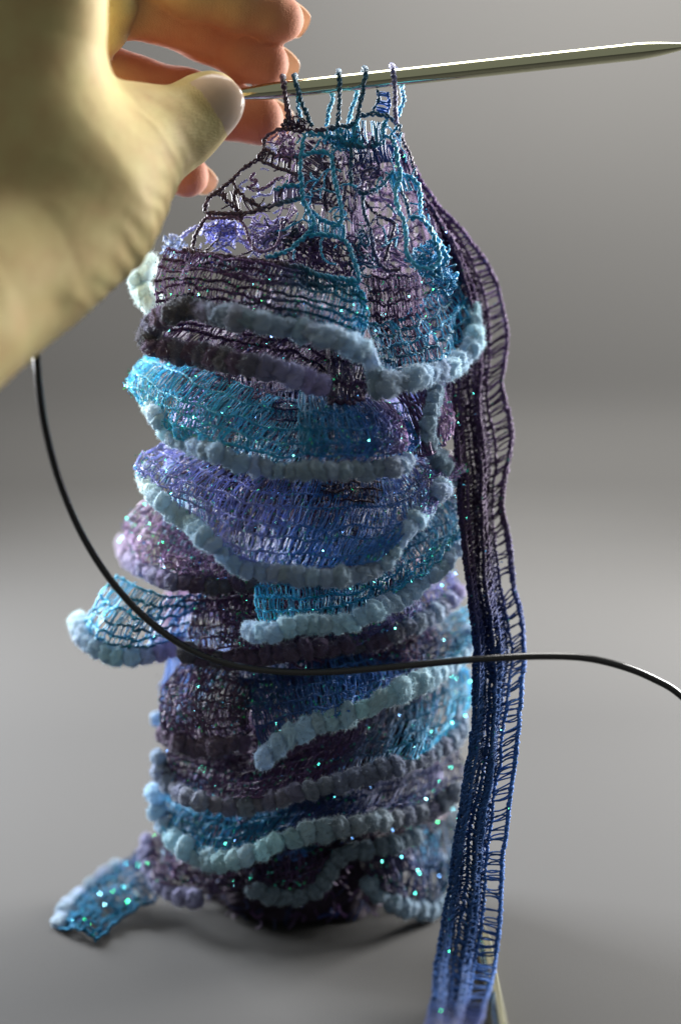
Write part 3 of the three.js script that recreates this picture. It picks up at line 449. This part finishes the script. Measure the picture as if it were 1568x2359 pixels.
// ------------------------------------------------------------------ ribbon end that hangs at the right, folded lengthwise
{
  const Lp = [[905, 340, 0, -4], [955, 450, 0, -6], [1005, 560, 0, -6], [1030, 700, 0, -6], [1036, 880, 0, 0], [1050, 1010, 0, 6], [1062, 1150, 0, 10], [1075, 1330, 0, 16], [1092, 1500, 0, 24], [1088, 1640, 0, 30], [1066, 1780, 0, 38], [1046, 1950, 0, 47], [1030, 2080, 0, 55], [1008, 2220, 0, 72], [990, 2350, 0, 94], [965, 2430, 0, 122]];
  const Rp = [[928, 350, 0, -6], [985, 440, 0, -10], [1070, 535, 0, -12], [1135, 640, 0, -12], [1166, 760, 0, -10], [1162, 880, 0, -4], [1174, 1010, 0, 0], [1166, 1160, 0, 4], [1180, 1330, 0, 10], [1208, 1490, 0, 16], [1200, 1640, 0, 30], [1178, 1790, 0, 38], [1160, 1960, 0, 47], [1150, 2120, 0, 58], [1138, 2230, 0, 66], [1108, 2350, 0, 94], [1075, 2430, 0, 122]];
  const fl = spline(toW(Lp, 0)), fr = spline(toW(Rp, 0)), vs = [0, 0.07, 0.15, 0.24, 0.33, 0.43, 0.52, 0.61, 0.7, 0.97, 1.0], fold = (v) => 0.0035 * Math.sin(v * 17) * (v < 0.75 ? 1 : 0.3);
  const S = (u, v) => { const uu = u + 0.006 * nz(u * 30, v * 4, 8); const p = fl(uu).lerp(fr(uu), v + 0.085 * nz(u * 8, v * 3, 3.3) * (v > 0.02 && v < 0.98 ? 1 : 0.3)); p.x += 0.0014 * nz(u * 16, 1.5, v * 0.8) + 0.0006 * nz(u * 45, 2.5, v * 3); p.z += fold(v) + 0.002 * nz(u * 20, v * 8, 1); p.y = Math.max(0.0015, p.y); return p; };
  const col = ramp([[0, PUR.map((x) => x * 1.1)], [0.45, [0.06, 0.036, 0.085]], [0.52, NAVY], [0.6, [0.03, 0.095, 0.29]], [0.9, [0.025, 0.08, 0.25]], [0.93, [0.02, 0.035, 0.12]], [1, [0.015, 0.012, 0.05]]]), net = new Acc(), thr = new Acc(), gl = new Acc();
  vs.forEach((v, i) => cord(net, (u) => S(u, v), (i === 0 || i > 8 ? 0.72 : 0.62) * 0.001, (u) => jit(col(u).map((c) => c * (i >= 8 ? 1.5 : i % 2 ? 0.8 : 1.1)), 0.18), { pitch: 0.0021, per: 6 }));
  for (let i = 0; i < 9; i++) cord(net, (u) => { const p = S(u, 0.03 + i * 0.075 + 0.02 * nz(u * 12, i, 2)); p.z -= 0.0026; p.y = Math.max(p.y, 0.001); return p; }, 0.0006, (u) => jit(col(u).map((c) => c * 0.6), 0.2), { pitch: 0.0022, per: 6 });
  const n = 150;
  for (let k = 0; k <= n * 2; k++) for (let i = 0; i < vs.length - 1; i++) {
    const wide = i === 8; if (wide ? ((k + Math.floor(2.2 * nz(k * 0.11, 3, 1))) % 3 === 1 || rnd() < 0.16) : rnd() < 0.1) continue;
    const u = Math.min(1, Math.max(0, (k + rr(-0.3, 0.3)) / (n * 2)));
    for (const e of [-1, 1]) thread(thr, S(u, vs[i]), S(Math.min(1, Math.max(0, u + e * 0.0016 + rr(-0.001, 0.001))), vs[i + 1]), (wide ? 0.28 : 0.24) * 0.001, jit(col(u).map((c) => c * (wide ? 1.3 : 1)), 0.35), 0.0006);
    if (rnd() < 0.12) flake(gl, S(u, vs[i] + rnd() * (vs[i + 1] - vs[i])).add(V(0, 0, 0.001)), 0.00026);
  }
  const m = add('ribbon_end', local(net.geo()), ribbonYarn, scarf); m.userData.label = 'flat ribbon end hanging down the right side, purple above and blue below';
  add('ladder_threads', local(thr.geo()), ribbonYarn, m, 'stuff'); add('glitter', local(gl.geo()), glitMat, m, 'stuff');
}

// ------------------------------------------------------------------ circular needle: two metal shafts on one black cable
{
  const t = new THREE.Group(); t.name = 'circular_needle'; t.userData = { label: 'silver circular knitting needle on a black cable, held in the hand', category: 'knitting needle' };
  const metal = new THREE.MeshPhysicalMaterial({ color: new THREE.Color().setRGB(0.66, 0.65, 0.44), metalness: 1, roughness: 0.13 }); metal.name = 'plated_steel';
  const black = new THREE.MeshPhysicalMaterial({ color: new THREE.Color().setRGB(0.006, 0.006, 0.007), roughness: 0.22, clearcoat: 0.4, clearcoatRoughness: 0.1 }); black.name = 'black_nylon';
  const o = W(784, 160, 0); t.position.copy(o); scene.add(t);
  const shaft = (A, B, label) => { // from the thin cable joint at A to the point at B
    const L = A.distanceTo(B) * 1000, pts = [[0, 0], [1.0, 0], [1.4, 1], [1.5, 6], [1.55, 10]], R = 2.55;
    for (let i = 0; i <= 12; i++) { const k = i / 12; pts.push([1.55 + (R - 1.55) * (k * k * (3 - 2 * k)), 10 + 14 * k]); }
    for (let i = 0; i <= 16; i++) { const k = i / 16; pts.push([R - 2.15 * Math.pow(k, 1.5), L - 18 + 17 * k]); } pts.push([0.4, L - 0.4], [0, L]);
    const g = new THREE.LatheGeometry(pts.map(([r, y]) => new THREE.Vector2(r * 0.001, y * 0.001)), 40);
    g.applyMatrix4(new THREE.Matrix4().makeRotationFromQuaternion(new THREE.Quaternion().setFromUnitVectors(V(0, 1, 0), B.clone().sub(A).normalize())));
    const m = add('needle_shaft', g, metal, t); m.position.copy(A.clone().sub(o)); if (label) m.userData.label = label; return m;
  };
  const A1 = W(455, 228, 0), B1 = W(1606, 103, 0); shaft(A1, B1, 'raised shaft carrying the stitches');
  const A2 = W(1190, 2600, 60, 0.0032), B2 = W(1105, 2120, -10, 0.0032); const d2 = B2.clone().sub(A2).normalize(); const A2b = B2.clone().addScaledVector(d2, -0.13);
  shaft(A2b, B2, 'lower shaft lying on the surface behind the ribbon');
  const cab = [A1.clone(), W(400, 236, 2), W(330, 262, 6), W(260, 330, 14), W(180, 450, 30), W(115, 600, 48), W(88, 740, 52), W(84, 800, 52), W(92, 900, 51), W(108, 1000, 50), W(138, 1110, 48), W(188, 1228, 46), W(255, 1335, 44), W(338, 1425, 42), W(435, 1494, 41), W(535, 1531, 41), W(640, 1546, 41), W(760, 1547, 42), W(900, 1536, 44), W(1050, 1522, 46), W(1150, 1515, 47), W(1250, 1511, 47), W(1345, 1515, 46), W(1430, 1534, 45), W(1505, 1564, 44), W(1570, 1605, 44), W(1680, 1720, 48), W(1760, 1900, 56), W(1760, 2120, 66, 0.002), W(1640, 2320, 86, 0.0012), W(1420, 2520, 110, 0.0012), W(1290, 2640, 130, 0.0012), A2b];
  const a = new Acc(); tube(a, evenly(spline(cab), 0.0012, 1600).map((p) => p.sub(o)), 0.00105, [1, 1, 1], 14, true); add('cable', a.geo(), black, t);
}

// ------------------------------------------------------------------ the hand: one continuous surface from a field of joined, tapering limbs
{
  const mm = 0.001, G = [];
  const limb = (k, list) => { const b = []; for (let i = 0; i < list.length - 1; i++) { const [x1, y1, z1, r1] = list[i], [x2, y2, z2, r2] = list[i + 1]; b.push([WS(x1, y1, z1), WS(x2, y2, z2), r1 * mm, r2 * mm]); } G.push({ k: k * mm, b }); };
  // ball of the thumb, wrist and forearm, and the web towards the forefinger (source pixels, mm towards the camera, mm radius)
  limb(12, [[372, 415, 22, 13.5], [330, 470, 30, 17], [210, 590, 46, 23], [40, 750, 62, 22], [-160, 875, 80, 24], [-420, 1120, 110, 27]]);
  G[0].b.push([WS(148, 90, 46), WS(60, 420, 46), 11.5 * mm, 24 * mm], [WS(148, 90, 46), WS(160, -160, 48), 11.5 * mm, 15 * mm], [WS(60, 420, 46), WS(-220, 500, 50), 25 * mm, 30 * mm], [WS(50, -100, 46), WS(-200, 300, 44), 20 * mm, 30 * mm], [WS(-120, -260, 38), WS(-420, 120, 40), 26 * mm, 36 * mm], [WS(-420, 120, 40), WS(-420, 900, 70), 36 * mm, 36 * mm], [WS(228, 110, 36), WS(240, 255, 32), 4.2 * mm, 5.5 * mm]);
  limb(6, [[372, 415, 22, 13.2], [440, 400, 19, 11.8], [525, 378, 15, 10.2], [560, 352, 13, 9.0], [612, 306, 11.3, 7.9], [626, 298, 11, 7.5]]); // thumb
  limb(3, [[120, -120, 10, 10], [420, -95, -4, 9.5], [560, -42, -4, 9.2], [700, 10, -6, 8.2], [790, 43, -8, 7.4], [826, 58, -9, 6.8]]); // forefinger
  limb(3, [[190, -60, 4, 9], [350, 20, -4, 9.2], [455, 36, -9, 8.5], [600, 98, -11.5, 8.0], [720, 160, -11.5, 7.6], [782, 186, -11, 6.9]]); // middle finger
  limb(2, [[330, 20, 6, 7.5], [312, 90, 4, 6.2], [292, 140, 2, 4.8]]); // fold of the finger root
  limb(3, [[250, 190, -6, 9], [400, 246, -11, 7.9], [540, 286, -13, 8.3], [660, 322, -13.5, 8.5], [760, 352, -13.5, 7.7]]); // ring finger
  limb(3, [[330, 330, -8, 8.5], [430, 440, -9, 7.4], [540, 510, -11, 6.1], [556, 519, -11, 5.8]]); // little finger
  const lo = V(1e9, 1e9, 1e9), hi = V(-1e9, -1e9, -1e9);
  for (const g of G) for (const b of g.b) for (const e of [0, 1]) { lo.min(b[e].clone().addScalar(-b[2 + e] - 0.004)); hi.max(b[e].clone().addScalar(b[2 + e] + 0.004)); }
  lo.x = Math.max(lo.x, -0.165); hi.y = Math.min(hi.y, 0.33);
  const h = 0.00135, nx = Math.ceil((hi.x - lo.x) / h), ny = Math.ceil((hi.y - lo.y) / h), nzz = Math.ceil((hi.z - lo.z) / h), F = new Float32Array((nx + 1) * (ny + 1) * (nzz + 1));
  for (const g of G) for (const b of g.b) { b.d = b[1].clone().sub(b[0]); b.dd = 1 / b.d.lengthSq(); }
  const smin = (a, b, k) => { const q = Math.max(k - Math.abs(a - b), 0) / k; return Math.min(a, b) - q * q * k * 0.25; };
  const cr0 = WS(400, 640, 40), crD = WS(300, 575, 44).sub(cr0), crN = WS(360, 700, 42).sub(cr0); crN.addScaledVector(crD, -crN.dot(crD) / crD.lengthSq()).normalize(); crD.normalize();
  const pits = [[168, 880, 74, 4.5], [95, 915, 80, 6], [255, 830, 66, 3]].map(([x, y, z, r]) => [WS(x, y, z), r * mm]);
  function sdf(x, y, z) {
    let all = 1;
    for (let gi = 0; gi < G.length; gi++) {
      const g = G[gi]; let v = 1;
      for (const b of g.b) {
        const px = x - b[0].x, py = y - b[0].y, pz = z - b[0].z, t = Math.min(1, Math.max(0, (px * b.d.x + py * b.d.y + pz * b.d.z) * b.dd)), ex = px - b.d.x * t, ey = py - b.d.y * t, ez = pz - b.d.z * t;
        const d = Math.sqrt(ex * ex + ey * ey + ez * ez) - (b[2] + (b[3] - b[2]) * t); v = v === 1 ? d : smin(v, d, g.k);
      }
      all = gi === 0 ? v : smin(all, v, gi === 1 ? 0.009 : 0.0007);
    }
    if (Math.abs(all) < 0.004) {
      const qx = x - cr0.x, qy = y - cr0.y, qz = z - cr0.z, s = qx * crN.x + qy * crN.y + qz * crN.z, w = qx * crD.x + qy * crD.y + qz * crD.z;
      const m = Math.exp(-(((w + 0.004) / 0.011) ** 2)) * Math.exp(-(((s - 0.010) / 0.030) ** 2)); if (m > 0.02) all += m * 0.00026 * (Math.sin(s / 0.0056 * 6.283 + 5 * nz(x * 60, y * 60, z * 60)) + 1.6 * nz(s * 330, w * 40, 3));
      for (const [p, r] of pits) { const d2 = (x - p.x) ** 2 + (y - p.y) ** 2 + ((z - p.z) * 0.35) ** 2; all += 0.0014 * Math.exp(-d2 / (r * r)); }
      all += 0.00006 * nz(x * 300, y * 300, z * 300);
    }
    return all;
  }
  const sx = nx + 1, sy = ny + 1, at = (i, j, k) => (k * sy + j) * sx + i;
  // coarse pass first, fine values only near the surface
  const C = 4;
  for (let k = 0; k <= nzz; k += C) for (let j = 0; j <= ny; j += C) for (let i = 0; i <= nx; i += C) {
    const v = sdf(lo.x + (i + 1.5) * h, lo.y + (j + 1.5) * h, lo.z + (k + 1.5) * h), near = Math.abs(v) < h * C * 1.6;
    for (let c = 0; c < C && k + c <= nzz; c++) for (let b = 0; b < C && j + b <= ny; b++) for (let a = 0; a < C && i + a <= nx; a++) F[at(i + a, j + b, k + c)] = near ? sdf(lo.x + (i + a) * h, lo.y + (j + b) * h, lo.z + (k + c) * h) : v;
  }
  const vid = new Int32Array(F.length).fill(-1), P = [], N = [], CC = [], UVS = [], I = [], e = 0.0006;
  const tip = WS(648, 292, 19), tips = [[826, 60, -12], [782, 186, -11], [760, 352, -13.5], [556, 519, -11]].map((q) => WS(...q));
  for (let k = 0; k < nzz; k++) for (let j = 0; j < ny; j++) for (let i = 0; i < nx; i++) {
    let m = 0, cx = 0, cy = 0, cz = 0, n = 0; const f = [];
    for (let c = 0; c < 8; c++) { const v = F[at(i + (c & 1), j + (c >> 1 & 1), k + (c >> 2))]; f.push(v); if (v < 0) m |= 1 << c; }
    if (m === 0 || m === 255) continue;
    for (let a = 0; a < 8; a++) for (const bit of [1, 2, 4]) { if (a & bit) continue; const b = a | bit; if ((f[a] < 0) === (f[b] < 0)) continue; const t = f[a] / (f[a] - f[b]); cx += (a & 1) + (bit === 1 ? t : 0); cy += (a >> 1 & 1) + (bit === 2 ? t : 0); cz += (a >> 2) + (bit === 4 ? t : 0); n++; }
    const x = lo.x + (i + cx / n) * h, y = lo.y + (j + cy / n) * h, z = lo.z + (k + cz / n) * h;
    const g = V(sdf(x + e, y, z) - sdf(x - e, y, z), sdf(x, y + e, z) - sdf(x, y - e, z), sdf(x, y, z + e) - sdf(x, y, z - e)).normalize();
    vid[at(i, j, k)] = P.length / 3; P.push(x, y, z); N.push(g.x, g.y, g.z);
    // skin: olive light on the thumb ball and red glow through the fingers painted in; pinker fingertips, blotchy
    const p = V(x, y, z), fing = Math.min(1, Math.max(0, (0.012 - z) / 0.016)), bl = nz(x * 120, y * 120, z * 120) * 0.5 + nz(x * 420, y * 420, z * 420) * 0.3;
    let c = mix([0.49, 0.385, 0.18], [0.36, 0.15, 0.088], fing); let td = 1; tips.forEach((q) => { td = Math.min(td, q.distanceTo(p)); });
    c = mix(c, [0.56, 0.24, 0.15], 0.6 * Math.exp(-((td / 0.008) ** 2)));
    c = mix(c, [0.62, 0.16, 0.13], 0.5 * Math.exp(-((p.distanceTo(tip) / 0.0035) ** 2))); c = c.map((v, q) => v * (1 + bl * (q ? 0.30 : 0.12)));
    CC.push(...c); UVS.push(0.02 + 0.96 * Math.min(1, Math.max(0, (0.004 - z) / 0.012)), 0.5);
  }
  const quad = (a, b, c, d, fl) => { if (a < 0 || b < 0 || c < 0 || d < 0) return; fl ? I.push(a, b, c, a, c, d) : I.push(a, c, b, a, d, c); };
  for (let k = 1; k < nzz; k++) for (let j = 1; j < ny; j++) for (let i = 1; i < nx; i++) {
    const s = F[at(i, j, k)] < 0;
    if (s !== F[at(i + 1, j, k)] < 0) quad(vid[at(i, j - 1, k - 1)], vid[at(i, j, k - 1)], vid[at(i, j, k)], vid[at(i, j - 1, k)], s);
    if (s !== F[at(i, j + 1, k)] < 0) quad(vid[at(i - 1, j, k - 1)], vid[at(i - 1, j, k)], vid[at(i, j, k)], vid[at(i, j, k - 1)], s);
    if (s !== F[at(i, j, k + 1)] < 0) quad(vid[at(i - 1, j - 1, k)], vid[at(i, j - 1, k)], vid[at(i, j, k)], vid[at(i - 1, j, k)], s);
  }
  const g = new THREE.BufferGeometry(); g.setAttribute('position', new THREE.Float32BufferAttribute(P, 3)); g.setAttribute('normal', new THREE.Float32BufferAttribute(N, 3)); g.setAttribute('color', new THREE.Float32BufferAttribute(CC, 3)); g.setAttribute('uv', new THREE.Float32BufferAttribute(UVS, 2)); g.setIndex(I);
  const td = new Uint8Array(64 * 4); for (let i = 0; i < 64; i++) { td[i * 4] = td[i * 4 + 1] = td[i * 4 + 2] = 12 + 243 * i / 63; td[i * 4 + 3] = 255; }
  const thin = new THREE.DataTexture(td, 64, 1); thin.magFilter = THREE.LinearFilter; thin.needsUpdate = true; // flesh thin enough for light to come through: fingers, not the ball of the thumb
  const pn = 256, pd = new Uint8Array(pn * pn * 4); for (let y = 0; y < pn; y++) for (let x = 0; x < pn; x++) { let best = 9, sec = 9; const gx = x / 16, gy = y / 16; for (let a = -1; a <= 1; a++) for (let b = -1; b <= 1; b++) { const cx = Math.floor(gx) + a, cy = Math.floor(gy) + b, hx = (((cx + 16) % 16) * 7.13 + ((cy + 16) % 16) * 3.71), px = cx + 0.5 + 0.45 * Math.sin(hx * 12.9), py = cy + 0.5 + 0.45 * Math.sin(hx * 7.7 + 2), d = Math.hypot(gx - px, gy - py); if (d < best) { sec = best; best = d; } else if (d < sec) sec = d; } const v = Math.min(255, 90 + 330 * Math.min(0.5, sec - best)); const k = (y * pn + x) * 4; pd[k] = pd[k + 1] = pd[k + 2] = v; pd[k + 3] = 255; }
  const pores = new THREE.DataTexture(pd, pn, pn); pores.wrapS = pores.wrapT = THREE.RepeatWrapping; pores.magFilter = THREE.LinearFilter; pores.channel = 1; pores.repeat.set(105, 105); pores.needsUpdate = true; // fine skin relief, a cell about a millimetre
  const uv1 = []; for (let i = 0; i < P.length; i += 3) uv1.push(P[i] + 0.5 * P[i + 2], P[i + 1] + 0.3 * P[i + 2]); g.setAttribute('uv1', new THREE.Float32BufferAttribute(uv1, 2));
  const skin = new THREE.MeshPhysicalMaterial({ vertexColors: true, roughness: 1, bumpMap: pores, bumpScale: 0.00011, specularIntensity: 0.4, transmission: 0.36, transmissionMap: thin, clearcoat: 0.2, clearcoatRoughness: 0.5, side: THREE.DoubleSide }); skin.name = 'skin';
  const o = WS(200, 600, 40); g.translate(-o.x, -o.y, -o.z);
  const hand = add('hand', g, skin, scene); hand.position.copy(o); hand.userData = { label: 'bare left hand pinching the metal needle between thumb and curled fingers', category: 'hand' };
  const nailM = new THREE.MeshPhysicalMaterial({ color: new THREE.Color().setRGB(0.66, 0.49, 0.36), roughness: 0.9, transmission: 0.35, clearcoat: 0.7, clearcoatRoughness: 0.2, side: THREE.DoubleSide }); nailM.name = 'nail';
  for (const [x0, y0, z0, x1, y1, z1, r, thumb] of [[556, 350, 13, 622, 302, 11.2, 7.6, true], [790, 43, -8, 826, 58, -9, 6.8], [720, 160, -11.5, 782, 186, -11, 6.9], [690, 332, -13.5, 760, 352, -13.5, 7.7], [540, 510, -11, 556, 519, -11, 5.8]]) {
    const a = WS(x0, y0, z0), b = WS(x1, y1, z1), d = b.clone().sub(a).normalize(), back = thumb ? V(0.28, -0.18, 1) : V(0.25, 0.25, -1); back.addScaledVector(d, -back.dot(d)).normalize(); const w = back.clone().cross(d);
    const ng = new Acc(), nu = 14, nv = 14, R = (r + 0.25) * mm, l0 = thumb ? -5.5 : -7, l1 = thumb ? 13.4 : r + 9.6;
    for (const sh of [0, -0.0004]) for (let i = 0; i <= nu; i++) for (let j = 0; j <= nv; j++) { const s = i / nu, al = (j / nv - 0.5) * 2.3 * (1 - 0.25 * Math.pow(s, 6)), ax = (l0 + l1 * s) * mm - 0.0012 * Math.pow(Math.abs(j / nv - 0.5) * 2, 2) * s, rad = R * Math.sqrt(Math.max(0.1, 1 - 0.5 * Math.pow(Math.max(0, s), 3))) + (thumb ? (1.5 + 1.6 * (1 - s)) * mm : 0) + sh; const q = b.clone().addScaledVector(d, ax).addScaledVector(back, Math.cos(al) * rad).addScaledVector(w, Math.sin(al) * rad).sub(o); ng.v(q.x, q.y, q.z, 0, 0, 0, [1, 1, 1]); }
    const row = nv + 1, sz = (nu + 1) * row; for (let i = 0; i < nu; i++) for (let j = 0; j < nv; j++) { const q = i * row + j; ng.i.push(q, q + row, q + 1, q + 1, q + row, q + row + 1, sz + q, sz + q + 1, sz + q + row, sz + q + 1, sz + q + row + 1, sz + q + row); }
    for (let j = 0; j < nv; j++) { const q = nu * row + j; ng.i.push(q, sz + q, q + 1, q + 1, sz + q, sz + q + 1); }
    const gg = ng.geo(); gg.deleteAttribute('color'); gg.computeVertexNormals(); add('fingernail', gg, nailM, hand);
  }
}
let tri = 0; scene.traverse((o) => { if (o.isMesh) tri += o.geometry.index ? o.geometry.index.count / 3 : o.geometry.attributes.position.count / 3; }); console.log('puffs', puffCount, 'triangles', Math.round(tri));
renderer.render(scene, camera);
